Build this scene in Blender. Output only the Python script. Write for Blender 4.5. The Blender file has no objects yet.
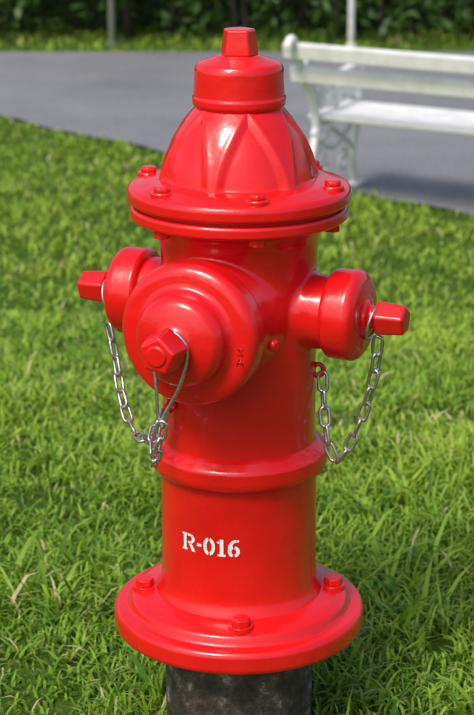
import bpy, bmesh, math, random
import numpy as np
from mathutils import Vector, Matrix

random.seed(7); rng=np.random.default_rng(7)
scene=bpy.context.scene
COL=scene.collection
H0=0.20
DROP=0.30

# ------------------------------------------------------------ helpers
def link(o,parent=None):
    COL.objects.link(o)
    if parent is not None: o.parent=parent
    return o
def empty(name,loc=(0,0,0),rotz=0):
    e=bpy.data.objects.new(name,None); e.location=loc; e.rotation_euler=(0,0,rotz); e.empty_display_size=.1
    return link(e)
def obj_from(name,verts,faces,mat,parent=None,smooth=True,wn=False):
    me=bpy.data.meshes.new(name); me.from_pydata([tuple(v) for v in verts],[],faces); me.update()
    if smooth:
        for p in me.polygons: p.use_smooth=True
    me.materials.append(mat)
    o=bpy.data.objects.new(name,me); link(o,parent)
    if wn:
        m=o.modifiers.new("wn",'WEIGHTED_NORMAL'); m.keep_sharp=True; m.weight=80
    return o
def fillet(pts,rad,n=4):
    out=[Vector(pts[0])]
    for i in range(1,len(pts)-1):
        a,b,c=Vector(pts[i-1]),Vector(pts[i]),Vector(pts[i+1])
        la=(a-b).length; lc=(c-b).length
        r=min(rad,.48*la,.48*lc)
        p=b+(a-b).normalized()*r; q=b+(c-b).normalized()*r
        for k in range(n+1):
            t=k/n
            out.append(p*(1-t)**2+b*2*t*(1-t)+q*t*t)
    out.append(Vector(pts[-1]))
    return out
def lathe_data(profile,seg=96,M=None):
    V=[];F=[]
    n=len(profile)
    for (r,z) in profile:
        for s in range(seg):
            a=2*math.pi*s/seg
            v=Vector((max(r,1e-5)*math.cos(a),max(r,1e-5)*math.sin(a),z))
            V.append(M@v if M else v)
    for i in range(n-1):
        for s in range(seg):
            t=(s+1)%seg
            F.append((i*seg+s,i*seg+t,(i+1)*seg+t,(i+1)*seg+s))
    return V,F
def lathe(name,pts,mat,parent,rad=.004,seg=96,M=None,n=4):
    prof=fillet(pts,rad,n)
    V,F=lathe_data([(p[0],p[1]) for p in prof],seg,M)
    return obj_from(name,V,F,mat,parent,True,True)
def prism(name,n,r1,r2,h,mat,parent,M=None,bev=.002,rot=0,dome=0.0):
    bm=bmesh.new()
    b=[];t=[]
    for i in range(n):
        a=2*math.pi*i/n+rot
        b.append(bm.verts.new((r1*math.cos(a),r1*math.sin(a),0)))
        t.append(bm.verts.new((r2*math.cos(a),r2*math.sin(a),h)))
    bm.faces.new(b[::-1]); bm.faces.new(t)
    for i in range(n):
        j=(i+1)%n; bm.faces.new((b[i],b[j],t[j],t[i]))
    bmesh.ops.bevel(bm,geom=list(bm.edges),offset=bev,segments=3,profile=.5,affect='EDGES')
    me=bpy.data.meshes.new(name); 
    if M: bm.transform(M)
    bm.to_mesh(me); bm.free()
    for p in me.polygons: p.use_smooth=True
    me.materials.append(mat)
    o=bpy.data.objects.new(name,me); link(o,parent)
    m=o.modifiers.new("wn",'WEIGHTED_NORMAL'); m.weight=80
    return o
def catmull(P,n=8,closed=False):
    P=[Vector(p) for p in P]; out=[]
    N=len(P)
    rngi=range(N) if closed else range(N-1)
    for i in rngi:
        if closed: a,b,c,d=P[(i-1)%N],P[i],P[(i+1)%N],P[(i+2)%N]
        else: a,b,c,d=P[max(i-1,0)],P[i],P[i+1],P[min(i+2,N-1)]
        for k in range(n):
            t=k/n
            out.append(.5*((2*b)+(c-a)*t+(2*a-5*b+4*c-d)*t*t+(3*b-a-3*c+d)*t**3))
    if not closed: out.append(P[-1])
    return out
def tube_data(path,r,closed=False,seg=8,off=0,sx=1.0):
    V=[];F=[];n=len(path)
    T=[]
    for i in range(n):
        if closed: t=path[(i+1)%n]-path[(i-1)%n]
        else: t=path[min(i+1,n-1)]-path[max(i-1,0)]
        T.append(t.normalized())
    up=Vector((0,0,1)) if abs(T[0].z)<.9 else Vector((1,0,0))
    N=(up-T[0]*up.dot(T[0])).normalized()
    for i in range(n):
        N=(N-T[i]*N.dot(T[i])).normalized(); B=T[i].cross(N)
        rr=r[i] if isinstance(r,(list,tuple)) else r
        for s in range(seg):
            a=2*math.pi*s/seg
            V.append(path[i]+N*rr*math.cos(a)+B*rr*math.sin(a)*sx)
    m=n if closed else n-1
    for i in range(m):
        j=(i+1)%n
        for s in range(seg):
            t=(s+1)%seg
            F.append((off+i*seg+s,off+i*seg+t,off+j*seg+t,off+j*seg+s))
    if not closed:
        F.append(tuple(off+s for s in range(seg))[::-1]); F.append(tuple(off+(n-1)*seg+s for s in range(seg)))
    return V,F
def tubes(name,paths,mat,parent,seg=8,closed=False):
    V=[];F=[]
    for path,r in paths:
        v,f=tube_data(path,r,closed,seg,len(V)); V+=v;F+=f
    return obj_from(name,V,F,mat,parent,True)
def box(name,c,s,mat,parent=None,M=None,bev=.003):
    bm=bmesh.new(); bmesh.ops.create_cube(bm,size=1)
    bmesh.ops.scale(bm,vec=s,verts=bm.verts)
    if bev: bmesh.ops.bevel(bm,geom=list(bm.edges),offset=bev,segments=2,affect='EDGES')
    bmesh.ops.translate(bm,vec=c,verts=bm.verts)
    if M: bm.transform(M)
    me=bpy.data.meshes.new(name); bm.to_mesh(me); bm.free()
    me.materials.append(mat)
    return link(bpy.data.objects.new(name,me),parent)

# ------------------------------------------------------------ materials
def newmat(name):
    m=bpy.data.materials.new(name); m.use_nodes=True
    nt=m.node_tree; b=nt.nodes['Principled BSDF']
    return m,nt,b
def noise(nt,scale,detail=4,rough=.5,coord='Object',dim=None):
    tc=nt.nodes.new('ShaderNodeTexCoord'); n=nt.nodes.new('ShaderNodeTexNoise')
    n.inputs['Scale'].default_value=scale; n.inputs['Detail'].default_value=detail; n.inputs['Roughness'].default_value=rough
    nt.links.new(tc.outputs[coord],n.inputs['Vector']); return n
def ramp(nt,src,stops):
    r=nt.nodes.new('ShaderNodeValToRGB'); nt.links.new(src,r.inputs[0])
    el=r.color_ramp.elements
    while len(el)<len(stops): el.new(.5)
    for e,(p,c) in zip(el,stops):
        e.position=p; e.color=(c[0],c[1],c[2],1) if isinstance(c,(tuple,list)) else (c,c,c,1)
    return r
def bump(nt,src,bsdf,strength,dist=.01,prev=None):
    b=nt.nodes.new('ShaderNodeBump'); b.inputs['Strength'].default_value=strength; b.inputs['Distance'].default_value=dist
    nt.links.new(src,b.inputs['Height'])
    if prev: nt.links.new(prev.outputs[0],b.inputs['Normal'])
    nt.links.new(b.outputs[0],bsdf.inputs['Normal']); return b

def red_mat():
    m,nt,b=newmat("red_gloss_paint")
    n=noise(nt,7,5,.6)
    r=ramp(nt,n.outputs[0],[(.3,(.66,.004,.006)),(.7,(.79,.008,.010))])
    n2=noise(nt,85,3,.7); r2=ramp(nt,n2.outputs[0],[(.71,0),(.76,1)])
    mx=nt.nodes.new('ShaderNodeMixRGB'); mx.inputs[2].default_value=(.20,.012,.010,1)
    mul=nt.nodes.new('ShaderNodeMath'); mul.operation='MULTIPLY'; mul.inputs[1].default_value=.6
    nt.links.new(r2.outputs[0],mul.inputs[0]); nt.links.new(mul.outputs[0],mx.inputs[0]); nt.links.new(r.outputs[0],mx.inputs[1])
    nt.links.new(mx.outputs[0],b.inputs['Base Color'])
    n3=noise(nt,18,4,.6); r3=ramp(nt,n3.outputs[0],[(.3,.19),(.75,.33)])
    nt.links.new(r3.outputs[0],b.inputs['Roughness'])
    b.inputs['Coat Weight'].default_value=.35; b.inputs['Coat Roughness'].default_value=.08
    b1=bump(nt,noise(nt,20,2,.45).outputs[0],b,.28,.008)
    b2=bump(nt,noise(nt,150,2,.5).outputs[0],b,.09,.003,b1)
    return m
RED=red_mat()
def metal(name,col,rough):
    m,nt,b=newmat(name)
    n=noise(nt,160,4,.6); r=ramp(nt,n.outputs[0],[(.3,tuple(c*.6 for c in col)),(.65,col)])
    nt.links.new(r.outputs[0],b.inputs['Base Color']); b.inputs['Metallic'].default_value=.9; b.inputs['Roughness'].default_value=rough
    return m
STEEL=metal("galvanised_steel",(.62,.61,.59),.34)
def white_mat(name,dirt=.4):
    m,nt,b=newmat(name)
    n=noise(nt,12,6,.65); r=ramp(nt,n.outputs[0],[(.3,(.68,.68,.64)),(.55,(.84,.84,.82))])
    nt.links.new(r.outputs[0],b.inputs['Base Color']); b.inputs['Roughness'].default_value=.5
    return m
WHITE=white_mat("white_bench_paint")
def stencil_mat():
    m,nt,b=newmat("white_stencil_paint")
    n=noise(nt,190,4,.7); r=ramp(nt,n.outputs[0],[(.30,(.80,.45,.45)),(.42,(.86,.84,.82))])
    nt.links.new(r.outputs[0],b.inputs['Base Color']); b.inputs['Roughness'].default_value=.45
    return m
STEN=stencil_mat()
def pipe_mat():
    m,nt,b=newmat("weathered_iron_pipe")
    n=noise(nt,26,8,.75)
    r=ramp(nt,n.outputs[0],[(.34,(.016,.013,.011)),(.48,(.055,.040,.030)),(.57,(.11,.085,.065)),(.68,(.42,.39,.35))])
    nt.links.new(r.outputs[0],b.inputs['Base Color']); b.inputs['Roughness'].default_value=.7
    bump(nt,noise(nt,60,6,.7).outputs[0],b,.8,.008)
    return m
PIPE=pipe_mat()

# ------------------------------------------------------------ hydrant
hyd=empty("fire_hydrant",(0,0,H0))
TH=math.radians(22.5)
ex=Vector((math.cos(TH),-math.sin(TH),0))
ef=Vector((-math.sin(TH),-math.cos(TH),0))
ZN=.485
def axisM(d,z=ZN):
    d=d.normalized(); zc=d; up=Vector((0,0,1)); yc=up; xc=yc.cross(zc).normalized()
    M=Matrix((xc,yc,zc)).transposed().to_4x4(); M.translation=Vector((0,0,z)); return M
MR=axisM(ex); ML=axisM(-ex); MF=axisM(ef)

V=[];F=[]
def addl(pts,rad,M=None,seg=96):
    global V,F
    pr=fillet(pts,rad,4); v,f=lathe_data([(p[0],p[1]) for p in pr],seg,M); o=len(V); V+=v; F+=[tuple(i+o for i in q) for q in f]
addl([(0,.02),(.128,.02),(.128,.036),(.1185,.052),(.1165,.09),(.1165,.25),(.1135,.30),(.113,.40),(.1145,.48),(.113,.56),(.116,.590),(.128,.606),(.128,.617),(0,.617)],.01)
addl([(0,-.02),(.060,-.02),(.060,.09),(.055,.112),(.053,.15),(.053,.158),(0,.158)],.006,MR)
addl([(0,-.02),(.060,-.02),(.060,.09),(.055,.112),(.053,.15),(.053,.158),(0,.158)],.006,ML)
addl([(0,-.02),(.098,-.02),(.098,.07),(.090,.10),(.087,.14),(.087,.16),(0,.16)],.008,MF)
body=obj_from("barrel_and_nozzle_necks",V,F,RED,hyd)
m=body.modifiers.new("re",'REMESH'); m.mode='VOXEL'; m.voxel_size=.003; m.use_smooth_shade=True
m=body.modifiers.new("sm",'SMOOTH'); m.factor=.5; m.iterations=16

lathe("base_flange",[(.100,-.022),(.186,-.022),(.1905,-.016),(.1905,.006),(.186,.013),(.171,.014),(.168,.018),(.164,.028),(.150,.034),(.128,.038),(.105,.038)],RED,hyd,.004,160)
for k in range(4):
    a=math.radians(-90+90*k+1)
    x,y=.1435*math.cos(a),.1435*math.sin(a)
    lathe(f"base_bolt_washer_{k}",[(0,.030),(.0185,.030),(.0185,.0385),(0,.0385)],RED,hyd,.001,32,Matrix.Translation((x,y,0)))
    prism(f"base_bolt_{k}",6,.0155,.0148,.012,RED,hyd,Matrix.Translation((x,y,.0375)),.0028,random.random())
lathe("barrel_ring",[(.112,.282),(.119,.279),(.1305,.268),(.1325,.264),(.1325,.246),(.129,.238),(.119,.232),(.112,.230)],RED,hyd,.004,160)
lathe("body_top_flange",[(.10,.613),(.150,.613),(.1575,.617),(.1575,.630),(.153,.634),(.10,.634)],RED,hyd,.003,160)
lathe("bonnet_flange",[(.10,.637),(.155,.637),(.161,.641),(.161,.655),(.157,.661),(.130,.669),(.100,.672)],RED,hyd,.0035,160)
lathe("flange_gasket",[(.10,.631),(.150,.631),(.150,.640),(.10,.640)],RED,hyd,.001,96)
BA=[math.radians(-90+10+60*k) for k in range(6)]
for k,a in enumerate(BA):
    x,y=.1395*math.cos(a),.1395*math.sin(a)
    lathe(f"bonnet_bolt_boss_{k}",[(0,.655),(.0165,.655),(.0165,.667),(.015,.6692),(0,.6692)],RED,hyd,.001,32,Matrix.Translation((x,y,0)))
    prism(f"bonnet_bolt_{k}",6,.0130,.0120,.008,RED,hyd,Matrix.Translation((x,y,.6685)),.0028,random.random())
    prism(f"bonnet_nut_{k}",6,.0125,.0120,.012,RED,hyd,Matrix.Translation((x,y,.603)),.0018,random.random())
def dome():
    keys=[(0,.117),(.08,.1135),(.2,.1105),(.38,.1035),(.6,.0915),(.8,.0765),(.93,.064),(1.0,.057)]
    z0,z1=.664,.778
    S=360;R=70;V=[];F=[]
    def rb(t):
        for (a,ra),(b,rb_) in zip(keys,keys[1:]):
            if t<=b:
                u=(t-a)/(b-a); return ra+(rb_-ra)*u
        return keys[-1][1]
    ts=[i/R for i in range(R+1)]
    rs=[rb(t) for t in ts]
    for _ in range(14): rs=[rs[0]]+[(rs[i-1]+2*rs[i]+rs[i+1])/4 for i in range(1,R)]+[rs[-1]]
    for i,t in enumerate(ts):
        for s in range(S):
            a=2*math.pi*s/S
            d=min(abs((a-b+math.pi)%(2*math.pi)-math.pi) for b in BA)
            tm=.92
            w=math.radians(25.5)*max(0,1-(t/tm)**2.0)**.85 if t<tm else -1
            arc=(w-d)*rs[i] if w>0 else -(d*rs[i]+(t-tm)*.11)
            q=min(1,max(0,(arc+.005)/.016)); q=q*q*(3-2*q)
            ridge=.0010*math.exp(-((arc+.006)/.0055)**2)
            fade=min(1,t/.08)
            dep=(.0068*q*(1-.3*t)-ridge)*fade
            r=rs[i]-dep
            V.append((r*math.cos(a),r*math.sin(a),z0+(z1-z0)*t))
    for i in range(R):
        for s in range(S):
            u=(s+1)%S; F.append((i*S+s,i*S+u,(i+1)*S+u,(i+1)*S+s))
    return obj_from("bonnet_dome",V,F,RED,hyd)
dome()
lathe("weather_cap",[(0,.772),(.062,.772),(.0665,.777),(.0665,.786),(.0648,.789),(.0628,.826),(.059,.834),(.034,.842),(.029,.845),(0,.845)],RED,hyd,.003,96)
prism("operating_nut",5,.0290,.0240,.037,RED,hyd,Matrix.Translation((0,0,.844)),.0035,math.radians(-60))

for nm,M in (("right",MR),("left",ML)):
    lathe(f"{nm}_hose_cap",[(.045,.143),(.060,.143),(.0645,.148),(.0655,.180),(.062,.188),(.052,.194),(.028,.197),(.022,.201),(.016,.203),(.016,.216),(0,.216)],RED,hyd,.0035,96,M)
    prism(f"{nm}_cap_nut",5,.0265,.0230,.043,RED,hyd,M@Matrix.Translation((0,0,.212)),.0045,.35)
lathe("pumper_cap",[(.080,.146),(.096,.146),(.101,.151),(.102,.158),(.102,.178),(.098,.187),(.090,.192),(.074,.194),(.069,.197),(.066,.203),(.064,.216),(.057,.226),(.042,.232),(.026,.236),(.020,.242),(.0185,.256),(0,.256)],RED,hyd,.005,128,MF)
prism("pumper_cap_nut",5,.034,.0275,.036,RED,hyd,MF@Matrix.Translation((0,0,.251)),.005,.2)
lathe("pumper_nut_tip",[(0,.28),(.015,.28),(.015,.290),(0,.290)],RED,hyd,.004,32,MF)
lathe("retaining_screw",[(0,0),(.009,0),(.009,.008),(.006,.012),(0,.012)],RED,hyd,.002,24,MF@Matrix.Translation((.096,-.02,.118))@Matrix.Rotation(math.radians(70),4,'Y'))
mk=[]
def P2(x,y): return MF@Vector((x,y,.1938))
mk.append(([P2(.0765,-.030),P2(.081,-.019),P2(.0855,-.030)],.0008))
mk.append(([P2(.078,-.026),P2(.084,-.026)],.0008))
mk.append(([P2(.077,-.015),P2(.085,-.015),P2(.078,-.007),P2(.085,-.007)],.0008))
tubes("cast_foundry_mark",mk,RED,hyd,6)
for nm,p in (("right_chain_lug",Vector((.114,-.020,.388))),("left_chain_lug",Vector((-.098,-.072,.352)))):
    d=Vector((p.x,p.y,0)).normalized()
    c=p+d*.002
    path=[c+d*.0075*math.cos(a)+Vector((0,0,.009*math.sin(a))) for a in [2*math.pi*i/20 for i in range(20)]]
    v,f=tube_data(path,.0036,True,8); obj_from(nm,v,f,RED,hyd)
lathe("standpipe",[(.0,-.30),(.113,-.30),(.113,-.075),(.1135,-.072),(.111,-.068),(.111,-.045),(.1145,-.042),(.1145,-.020),(0,-.020)],PIPE,hyd,.002,128)

def stencil():
    V=[];F=[]
    polys=[]
    def quad(x0,y0,x1,y1): polys.append([(x0,y0),(x1,y0),(x1,y1),(x0,y1)])
    def band(cx,cy,ro,ri,a0,a1,n=12):
        a0,a1=math.radians(a0),math.radians(a1)
        for i in range(n):
            s=a0+(a1-a0)*i/n; t=a0+(a1-a0)*(i+1)/n
            f=lambda r,a:(cx+r[0]*math.cos(a),cy+r[1]*math.sin(a))
            polys.append([f(ri,s),f(ro,s),f(ro,t),f(ri,t)])
    quad(0,0,.30,.13);quad(0,.87,.30,1);quad(.07,.131,.25,.869)
    quad(.33,.86,.48,1);quad(.33,.44,.48,.56)
    band(.48,.72,(.26,.28),(.09,.14),-88,88)
    polys.append([(.40,.42),(.58,.42),(.78,.0),(.58,.0)])
    quad(.86,.40,1.10,.56)
    def zero(cx):
        band(cx,.5,(.30,.52),(.12,.34),100,260); band(cx,.5,(.30,.52),(.12,.34),-80,80)
    zero(1.50)
    quad(2.03,.13,2.21,1.0); quad(1.93,0,2.31,.12); quad(1.90,.74,2.015,.86)
    band(2.70,.32,(.29,.33),(.11,.17),100,255); band(2.70,.32,(.29,.33),(.11,.17),-78,80)
    band(2.84,.45,(.43,.57),(.25,.41),95,175,10); quad(2.83,.86,2.95,1.0)
    H=.0268; K=1.16; W=2.98*H*K
    R=.1176; a_c=math.radians(-90-22.0); z0=.133
    for p in polys:
        idx=[]
        for (x,y) in p:
            u=x*H*K-W/2; a=a_c+u/R
            idx.append(len(V)); V.append((R*math.cos(a),R*math.sin(a),z0+y*H+random.uniform(-.0004,.0004)))
        F.append(tuple(idx))
    return obj_from("stencilled_number",V,F,STEN,hyd,False)
stencil()

def chain(name,pts,pitch=.0265,L=.0345,W=.0185,wr=.0026):
    path=catmull(pts,14); 
    acc=[0]
    for a,b in zip(path,path[1:]): acc.append(acc[-1]+(b-a).length)
    n=max(2,int(round(acc[-1]/pitch)))
    def at(s):
        for i in range(len(path)-1):
            if acc[i+1]>=s:
                u=(s-acc[i])/max(1e-9,acc[i+1]-acc[i]); return path[i].lerp(path[i+1],u)
        return path[-1]
    V=[];F=[]
    for k in range(n):
        s=(k+.5)*acc[-1]/n
        c=at(s); T=(at(min(acc[-1],s+.006))-at(max(0,s-.006))).normalized()
        up=Vector((.3,.9,.2)); N=(up-T*up.dot(T)).normalized(); B=T.cross(N)
        ang=(math.radians(20) if k%2 else math.radians(105))+random.uniform(-.35,.35)
        D=N*math.cos(ang)+B*math.sin(ang)
        rr=W/2-wr; hl=L/2-wr-rr
        loop=[]
        for i in range(9):
            a=math.pi*i/8; loop.append(c+T*(hl+rr*math.sin(a))+D*rr*math.cos(a))
        for i in range(9):
            a=math.pi+math.pi*i/8; loop.append(c+T*(-hl+rr*math.sin(a))+D*rr*math.cos(a))
        v,f=tube_data(loop,wr,True,8,len(V)); V+=v;F+=f
    return obj_from(name,V,F,STEEL,hyd)
chain("right_cap_chain",[(.198,-.078,.455),(.194,-.072,.40),(.182,-.066,.345),(.163,-.06,.290),(.145,-.052,.260),(.131,-.045,.283),(.125,-.035,.33),(.122,-.024,.385)])
chain("left_cap_chain",[(-.197,.076,.43),(-.186,.06,.385),(-.176,.03,.335),(-.160,-.01,.298),(-.140,-.045,.290),(-.122,-.075,.310),(-.106,-.082,.345)])
chain("pumper_cap_chain",[(-.103,-.235,.382),(-.110,-.222,.345),(-.116,-.19,.310),(-.120,-.155,.300),(-.121,-.12,.322),(-.110,-.088,.348)])
def loopwire(name,M,pts,r):
    p=[M@Vector(q) for q in catmull(pts,6,True)]
    v,f=tube_data(p,r,True,8); obj_from(name,v,f,STEEL,hyd)
def ringpts(r,dz,drop=0): return [(r*math.cos(a),r*math.sin(a)-drop,dz+.25*r*math.sin(a)) for a in [2*math.pi*i/12 for i in range(12)]]
loopwire("right_cap_ring",MR,ringpts(.025,.206,.007),.0024)
loopwire("left_cap_ring",ML,ringpts(.028,.206,.014),.0024)
loopwire("pumper_cap_wire",MF,[(0,.024,.246),(.020,.014,.246),(.027,-.008,.247),(.017,-.050,.25),(-.003,-.088,.25),(-.011,-.102,.25),(-.016,-.096,.25),(-.018,-.055,.25),(-.024,-.012,.247),(-.019,.012,.246)],.0026)

# ------------------------------------------------------------ terrain
def sst(a,b,x):
    t=np.clip((x-a)/(b-a),0,1); return t*t*(3-2*t)
def terr(x,y): return -DROP*sst(.7,4.3,np.asarray(y,dtype=float))+0*np.asarray(x,dtype=float)
def near_edge(x): return np.interp(x,[-60,-8,-3,-1.9,-1.22,-.66,.51,.93,1.6,3,60],[9.5,8.3,7.7,7.35,6.92,6.32,5.12,4.70,4.2,3.6,3.2])
def far_edge(x): return np.interp(x,[-60,-8,-1.5,60],[16,10.6,9.15,9.15])

def ground_mat():
    m,nt,b=newmat("soil_and_turf")
    n=noise(nt,1.7,8,.65); r=ramp(nt,n.outputs[0],[(.35,(.08,.15,.02)),(.6,(.12,.21,.028)),(.75,(.18,.18,.06))])
    n2=noise(nt,45,6,.7); r2=ramp(nt,n2.outputs[0],[(.3,.40),(.7,1.1)])
    mx=nt.nodes.new('ShaderNodeMixRGB'); mx.blend_type='MULTIPLY'; mx.inputs[0].default_value=1
    nt.links.new(r.outputs[0],mx.inputs[1]); nt.links.new(r2.outputs[0],mx.inputs[2]); nt.links.new(mx.outputs[0],b.inputs['Base Color'])
    b.inputs['Roughness'].default_value=.95; b.inputs['Specular IOR Level'].default_value=.1
    bump(nt,n2.outputs[0],b,.8,.03)
    return m
def gridobj(name,X,Y,Z,mat,smooth=True):
    ny,nx=X.shape
    V=np.stack([X,Y,Z],-1).reshape(-1,3)
    idx=np.arange(nx*ny).reshape(ny,nx)
    F=np.stack([idx[:-1,:-1],idx[:-1,1:],idx[1:,1:],idx[1:,:-1]],-1).reshape(-1,4)
    return obj_from(name,V.tolist(),[tuple(f) for f in F.tolist()],mat,None,smooth)
xs=np.concatenate([[-400,-120,-50,-25],np.linspace(-12,12,61),[25,50,120,400]])
ys=np.concatenate([[-400,-100,-30,-10,-4],np.linspace(-2,12,100),[20,40,120,400]])
X,Y=np.meshgrid(xs,ys); gridobj("ground",X,Y,terr(X,Y),ground_mat())
def asphalt_mat():
    m,nt,b=newmat("asphalt")
    n=noise(nt,1.3,8,.65); r=ramp(nt,n.outputs[0],[(.3,(.165,.168,.180)),(.7,(.245,.248,.262))])
    n2=noise(nt,80,4,.75); r2=ramp(nt,n2.outputs[0],[(.3,.45),(.5,1.0),(.68,1.7)])
    mx=nt.nodes.new('ShaderNodeMixRGB'); mx.blend_type='MULTIPLY'; mx.inputs[0].default_value=1
    nt.links.new(r.outputs[0],mx.inputs[1]); nt.links.new(r2.outputs[0],mx.inputs[2]); nt.links.new(mx.outputs[0],b.inputs['Base Color'])
    b.inputs['Roughness'].default_value=.85; bump(nt,n2.outputs[0],b,.5,.006)
    return m
xr=np.concatenate([np.linspace(-60,-9,18),np.linspace(-8,8,200),np.linspace(9,60,18)])
tt=np.linspace(0,1,24)
X=np.repeat(xr[None,:],24,0)
jag=.03*np.sin(xr*9.1)+.02*np.sin(xr*23.7+1)+.015*np.sin(xr*51)
N=near_edge(xr)+jag; Fe=far_edge(xr)
Y=N[None,:]*(1-tt[:,None])+Fe[None,:]*tt[:,None]
gridobj("asphalt_road",X,Y,terr(X,Y)+.012,asphalt_mat())

# ------------------------------------------------------------ grass
def vnoise(x,y,s,seed):
    r=np.random.default_rng(seed); G=r.random((64,64))
    u=(x*s)%64; v=(y*s)%64
    i=np.floor(u).astype(int); j=np.floor(v).astype(int); fu=u-i; fv=v-j
    fu=fu*fu*(3-2*fu); fv=fv*fv*(3-2*fv)
    a=G[i%64,j%64];b=G[(i+1)%64,j%64];c=G[i%64,(j+1)%64];d=G[(i+1)%64,(j+1)%64]
    return (a*(1-fu)+b*fu)*(1-fv)+(c*(1-fu)+d*fu)*fv
def region(n,x0,x1,y0,y1,h,w):
    x=rng.uniform(x0,x1,n); y=rng.uniform(y0,y1,n)
    return x,y,np.full(n,h),np.full(n,w)
parts=[region(74000,-1.3,1.3,-.5,1.4,.038,.0050),
       region(52000,-1.7,1.7,1.4,3.0,.034,.0056),
       region(58000,-2.4,2.4,3.0,7.6,.032,.0072),
       region(28000,-6,6,-2.2,8.8,.033,.009),
       region(8000,-6,6,9.1,10.2,.05,.009),
       region(4500,-1.3,1.3,-.5,1.2,.066,.0078)]
x=np.concatenate([p[0] for p in parts]);y=np.concatenate([p[1] for p in parts]);h=np.concatenate([p[2] for p in parts]);w=np.concatenate([p[3] for p in parts])
tuft=np.concatenate([np.full(len(p[0]),1.0 if i==5 else 0.0) for i,p in enumerate(parts)])
big=vnoise(x,y,1.6,3); med=vnoise(x,y,7,4); fine=vnoise(x,y,18,5)
keep=((y<near_edge(x)-.01+.06*(vnoise(x,y,9,31)-.3))|(y>far_edge(x)+.01))&(x*x+y*y>.118**2)
keep&=(fine>.22+.14*(1-med))|(rng.random(len(x))<.25)
keep&=(tuft<.5)|(med>.52)
x,y,h,w,big,med,fine,tuft=[a[keep] for a in (x,y,h,w,big,med,fine,tuft)]
n=len(x)
h=h*rng.uniform(.4,1.25,n)*(.5+.9*med)
w=w*rng.uniform(.6,1.3,n)
az=rng.uniform(0,2*np.pi,n)+ (med-.5)*3
lean=h*rng.uniform(.3,1.7,n)
lx,ly=np.cos(az)*lean,np.sin(az)*lean
wa=az+np.pi/2+rng.uniform(-.7,.7,n)
wx,wy=np.cos(wa)*w/2,np.sin(wa)*w/2
z=terr(x,y)-.003
V=np.zeros((n,7,3))
for k,(tz,tl,tw) in enumerate([(0,0,.75),(.5,.18,1.0),(.86,.55,.8)]):
    cx,cy,cz=x+lx*tl,y+ly*tl,z+h*tz
    V[:,2*k,0]=cx-wx*tw;V[:,2*k,1]=cy-wy*tw;V[:,2*k,2]=cz
    V[:,2*k+1,0]=cx+wx*tw;V[:,2*k+1,1]=cy+wy*tw;V[:,2*k+1,2]=cz
droop=rng.uniform(.75,1.08,n)
V[:,6,0]=x+lx;V[:,6,1]=y+ly;V[:,6,2]=z+h*droop
base=(np.arange(n)*7)[:,None]
q=np.concatenate([base+np.array([0,1,3,2]),base+np.array([2,3,5,4])],1).reshape(n,2,4)
t=base+np.array([4,5,6])
loops=np.concatenate([q.reshape(n,8),t],1).reshape(-1)
ls=(np.arange(n)*11)[:,None]+np.array([0,4,8]); ls=ls.reshape(-1)
def fastmesh(name,V,loops,lstart,cols,mat):
    me=bpy.data.meshes.new(name)
    nv=V.shape[0]
    me.vertices.add(nv); me.vertices.foreach_set('co',V.astype(np.float32).reshape(-1))
    me.loops.add(len(loops)); me.loops.foreach_set('vertex_index',loops.astype(np.int32))
    me.polygons.add(len(lstart)); me.polygons.foreach_set('loop_start',lstart.astype(np.int32))
    me.update(calc_edges=True); me.validate()
    ca=me.color_attributes.new('tint','FLOAT_COLOR','POINT')
    ca.data.foreach_set('color',cols.astype(np.float32).reshape(-1))
    me.materials.append(mat)
    return link(bpy.data.objects.new(name,me))
def leaf_mat(name,trans,rough=.45,spec=.35,gain=1.0):
    m,nt,b=newmat(name)
    at=nt.nodes.new('ShaderNodeAttribute'); at.attribute_name='tint'
    nt.links.new(at.outputs['Color'],b.inputs['Base Color']); b.inputs['Roughness'].default_value=rough
    b.inputs['Specular IOR Level'].default_value=spec
    tr=nt.nodes.new('ShaderNodeBsdfTranslucent'); 
    mx=nt.nodes.new('ShaderNodeMixRGB'); mx.blend_type='MULTIPLY'; mx.inputs[0].default_value=1; mx.inputs[2].default_value=(1.35,1.3,.6,1)
    nt.links.new(at.outputs['Color'],mx.inputs[1]); nt.links.new(mx.outputs[0],tr.inputs[0])
    ms=nt.nodes.new('ShaderNodeMixShader'); ms.inputs[0].default_value=trans
    nt.links.new(b.outputs[0],ms.inputs[1]); nt.links.new(tr.outputs[0],ms.inputs[2])
    nt.links.new(ms.outputs[0],nt.nodes['Material Output'].inputs[0])
    return m
A=np.array([.205,.37,.030]);B=np.array([.45,.61,.07]);C=np.array([.085,.21,.020]);S=np.array([.62,.55,.29])
mixv=np.clip(.75*(big-.5)+.45*(med-.5)+.42+.5*(rng.random(n)-.5),0,1)[:,None]
col=A*(1-mixv)+B*mixv
dk=(rng.random(n)<.17)[:,None]; col=np.where(dk,C,col)
st=(rng.random(n)<.02+.05*(vnoise(x,y,2.7,21)>.62))[:,None]; col=np.where(st,S,col)
col=col*rng.uniform(.78,1.15,n)[:,None]
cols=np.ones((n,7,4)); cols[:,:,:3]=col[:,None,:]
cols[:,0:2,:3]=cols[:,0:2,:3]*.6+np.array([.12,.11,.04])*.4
fastmesh("lawn_grass",V.reshape(-1,3),loops,ls,cols.reshape(-1,4),leaf_mat("grass_blades",.36))

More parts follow.
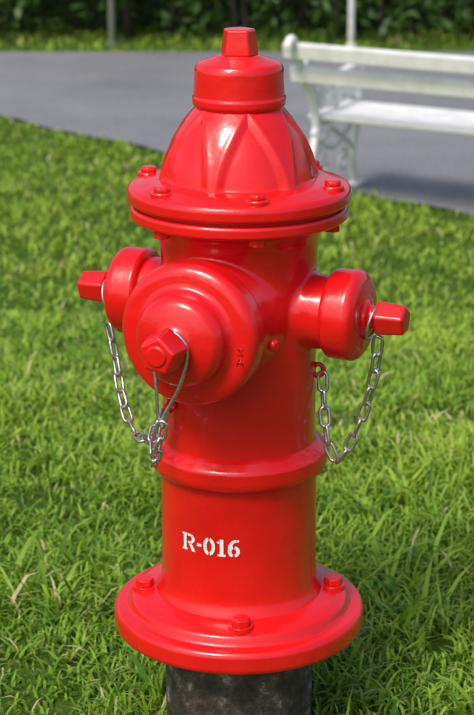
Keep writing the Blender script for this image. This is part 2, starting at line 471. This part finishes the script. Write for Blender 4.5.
# ------------------------------------------------------------ hedge
def leaves(name,cx,cy,cz,size,colr,mat):
    n=len(cx)
    nrm=rng.normal(size=(n,3)); nrm[:,2]=np.abs(nrm[:,2])+.3; nrm/=np.linalg.norm(nrm,axis=1)[:,None]
    r=rng.normal(size=(n,3)); u=np.cross(nrm,r); u/=np.linalg.norm(u,axis=1)[:,None]; v=np.cross(nrm,u)
    c=np.stack([cx,cy,cz],1); L=(size*rng.uniform(.6,1.3,n))[:,None]
    P=np.stack([c-u*L,c-v*L*.42+nrm*L*.1,c+u*L,c+v*L*.42+nrm*L*.1],1)
    loops=np.arange(n*4); ls=np.arange(n)*4
    cols=np.ones((n,4,4)); cols[:,:,:3]=colr[:,None,:]
    return fastmesh(name,P.reshape(-1,3),loops,ls,cols.reshape(-1,4),mat)
HM=leaf_mat("hedge_leaves",.22,.45,.3)
n=50000
hx=rng.uniform(-7,7,n); 
fy=far_edge(hx)+.42
depth=rng.random(n)**1.8*1.0
top=1.55+.25*vnoise(hx,fy,2.2,9)
hz=rng.uniform(0,1,n)**.85
bul=.22*(vnoise(hx+3,hz*1.6+1,2.6,11)-.5)
hy=fy+depth-bul*1.6+.10*(hz>.9)
cl=vnoise(hx+5,hz*1.7+2,5,12)
keep=(cl>.30)|(depth>.25)
hx,hy,hz,depth,cl,top=[a[keep] for a in (hx,hy,hz,depth,cl,top)]
zz=-DROP+.03+hz*top
k=np.clip(cl+rng.uniform(-.3,.3,len(hx)),0,1)[:,None]
col=np.array([.018,.045,.010])*(1-k)+np.array([.075,.16,.025])*k
leaves("hedge",hx,hy,zz,.042,col,HM)
stm,nts,bs=newmat("hedge_wood"); bs.inputs['Base Color'].default_value=(.035,.026,.018,1); bs.inputs['Roughness'].default_value=.9
hedge=bpy.data.objects["hedge"]
paths=[]
for i in range(110):
    px=random.uniform(-7,7); py=float(far_edge(px))+.55+random.uniform(0,.5)
    a=Vector((px,py,-DROP-.02)); b=a+Vector((random.uniform(-.2,.2),random.uniform(-.15,.15),1.5)); mid=a.lerp(b,.5)+Vector((random.uniform(-.08,.08),0,0))
    paths.append((catmull([a,mid,b],4),[.018-.0014*j for j in range(9)]))
tubes("hedge_stems",paths,stm,hedge,6)
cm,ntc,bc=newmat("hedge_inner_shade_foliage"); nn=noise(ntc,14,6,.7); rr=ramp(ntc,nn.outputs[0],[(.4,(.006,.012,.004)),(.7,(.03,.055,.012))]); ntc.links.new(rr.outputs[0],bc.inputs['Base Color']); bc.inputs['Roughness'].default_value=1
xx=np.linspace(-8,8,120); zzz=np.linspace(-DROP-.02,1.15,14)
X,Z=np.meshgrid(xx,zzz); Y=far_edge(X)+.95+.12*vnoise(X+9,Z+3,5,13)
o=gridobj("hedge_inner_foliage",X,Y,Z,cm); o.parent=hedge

pm,ntp,bp=newmat("pole_paint"); nn=noise(ntp,20,5,.6); rr=ramp(ntp,nn.outputs[0],[(.3,(.45,.46,.42)),(.6,(.66,.67,.64))]); ntp.links.new(rr.outputs[0],bp.inputs['Base Color'])
def post(name,x,y,r,hgt,mat):
    e=empty(name,(x,y,-DROP))
    lathe("shaft",[(0,0),(r,0),(r,hgt),(r*.8,hgt+.01),(0,hgt+.012)],mat,e,.004,24)
    lathe("base_collar",[(0,0),(r*1.7,0),(r*1.7,.02),(r*1.1,.035),(0,.035)],mat,e,.004,24)
post("fence_post",.72,9.38,.021,2.2,pm)
pd,ntp2,bp2=newmat("weathered_post"); bp2.inputs['Base Color'].default_value=(.12,.14,.10,1); bp2.inputs['Roughness'].default_value=.8
post("fence_post",-.80,9.45,.022,2.0,pd)

# ------------------------------------------------------------ bench
TB=math.radians(30)
bench=empty("park_bench",(.305,4.93,-DROP+.012),-TB)
def iron(prefix,x):
    def P(pts,n=8): return catmull([(x,a,b) for a,b in pts],n)
    def spiral(cy,cz,r0,r1,a0,turns,n=22):
        return [Vector((x,cy+(r0+(r1-r0)*i/n)*math.cos(a0+turns*2*math.pi*i/n),cz+(r0+(r1-r0)*i/n)*math.sin(a0+turns*2*math.pi*i/n))) for i in range(n+1)]
    paths=[(P([(-.10,.0),(-.07,.06),(-.02,.16),(.02,.27),(.02,.35),(-.03,.45),(-.10,.56),(-.165,.66),(-.19,.69),(-.215,.675),(-.21,.65)]),.0175),
           (P([(.40,.0),(.375,.05),(.36,.13),(.39,.24),(.43,.31),(.43,.36),(.40,.40),(.41,.45),(.44,.48),(.42,.51),(.36,.515),(.22,.50),(.08,.51),(-.07,.52)]),.0165),
           (P([(.01,.33),(.15,.315),(.30,.325),(.43,.34)]),.014),
           (P([(-.02,.16),(.08,.22),(.18,.20),(.28,.22),(.37,.16)]),.012),
           (P([(.0,.29),(.06,.24),(.16,.28),(.26,.24),(.38,.29)]),.011),
           (spiral(.10,.435,.062,.018,2.2,1.4),.0115),(spiral(.26,.435,.062,.018,.9,-1.4),.0115),
           (spiral(.18,.40,.045,.015,-1.6,1.2),.010),
           (spiral(.345,.435,.042,.015,2.5,1.2),.010),(spiral(.03,.475,.035,.012,.5,1.2),.009),
           (spiral(.10,.13,.05,.015,1.4,1.2),.010),(spiral(.27,.13,.05,.015,1.7,-1.2),.010),
           (spiral(-.04,.56,.04,.012,3.4,-1.3),.009)]
    tubes(prefix+"_cast_iron_end",paths,WHITE,bench,8)
    for yy in (-.10,.40): box(prefix+"_foot",(x,yy,.008),(.05,.07,.018),WHITE,bench,None,.004)
iron("left",0.0); iron("right",1.50)
def slat(name,cy,cz,wid,th,ang):
    M=Matrix.Translation((.75,cy,cz))@Matrix.Rotation(ang,4,'X')
    box(name,(0,0,0),(1.60,wid,th),WHITE,bench,M,.005)
slat("backrest_slat_1",-.160,.640,.064,.026,math.radians(90+14))
slat("backrest_slat_2",-.096,.538,.064,.026,math.radians(90+14))
for i,yy in enumerate((.085,.18,.275,.365)): slat(f"seat_slat_{i+1}",yy,.345+.004*(i==3),.076,.022,math.radians(1.5))

# ------------------------------------------------------------ light
SUN_EL=math.radians(52); SUN_AZ=math.radians(-34)
sd=Vector((math.sin(SUN_AZ)*math.cos(SUN_EL),-math.cos(SUN_AZ)*math.cos(SUN_EL),math.sin(SUN_EL)))
sun=bpy.data.lights.new("sun",'SUN'); sun.energy=2.25; sun.angle=math.radians(18); sun.color=(1,.97,.93)
so=link(bpy.data.objects.new("sun",sun)); so.rotation_euler=sd.to_track_quat('Z','Y').to_euler(); so.location=sd*20
w=bpy.data.worlds.new("World"); scene.world=w; w.use_nodes=True; nt=w.node_tree
sky=nt.nodes.new('ShaderNodeTexSky'); sky.sky_type='NISHITA'; sky.sun_disc=False; sky.sun_elevation=SUN_EL
sky.sun_rotation=math.atan2(sd.x,sd.y); sky.dust_density=4.0; sky.air_density=1.0
bg=nt.nodes['Background']; bg.inputs['Strength'].default_value=.15; nt.links.new(sky.outputs[0],bg.inputs[0])

# ------------------------------------------------------------ camera
cd=bpy.data.cameras.new("camera"); cam=link(bpy.data.objects.new("camera",cd))
cam.location=(-.003,-2.65,H0+1.236); cam.rotation_euler=(math.radians(90-17.5),0,0)
cd.sensor_fit='VERTICAL'; cd.sensor_height=36; cd.sensor_width=24; cd.lens=95.2; cd.clip_end=2000; cd.clip_start=.05
cd.dof.use_dof=True; cd.dof.focus_distance=2.62; cd.dof.aperture_fstop=8
scene.camera=cam
scene.view_settings.view_transform='Standard'; scene.view_settings.look='None'; scene.view_settings.exposure=0
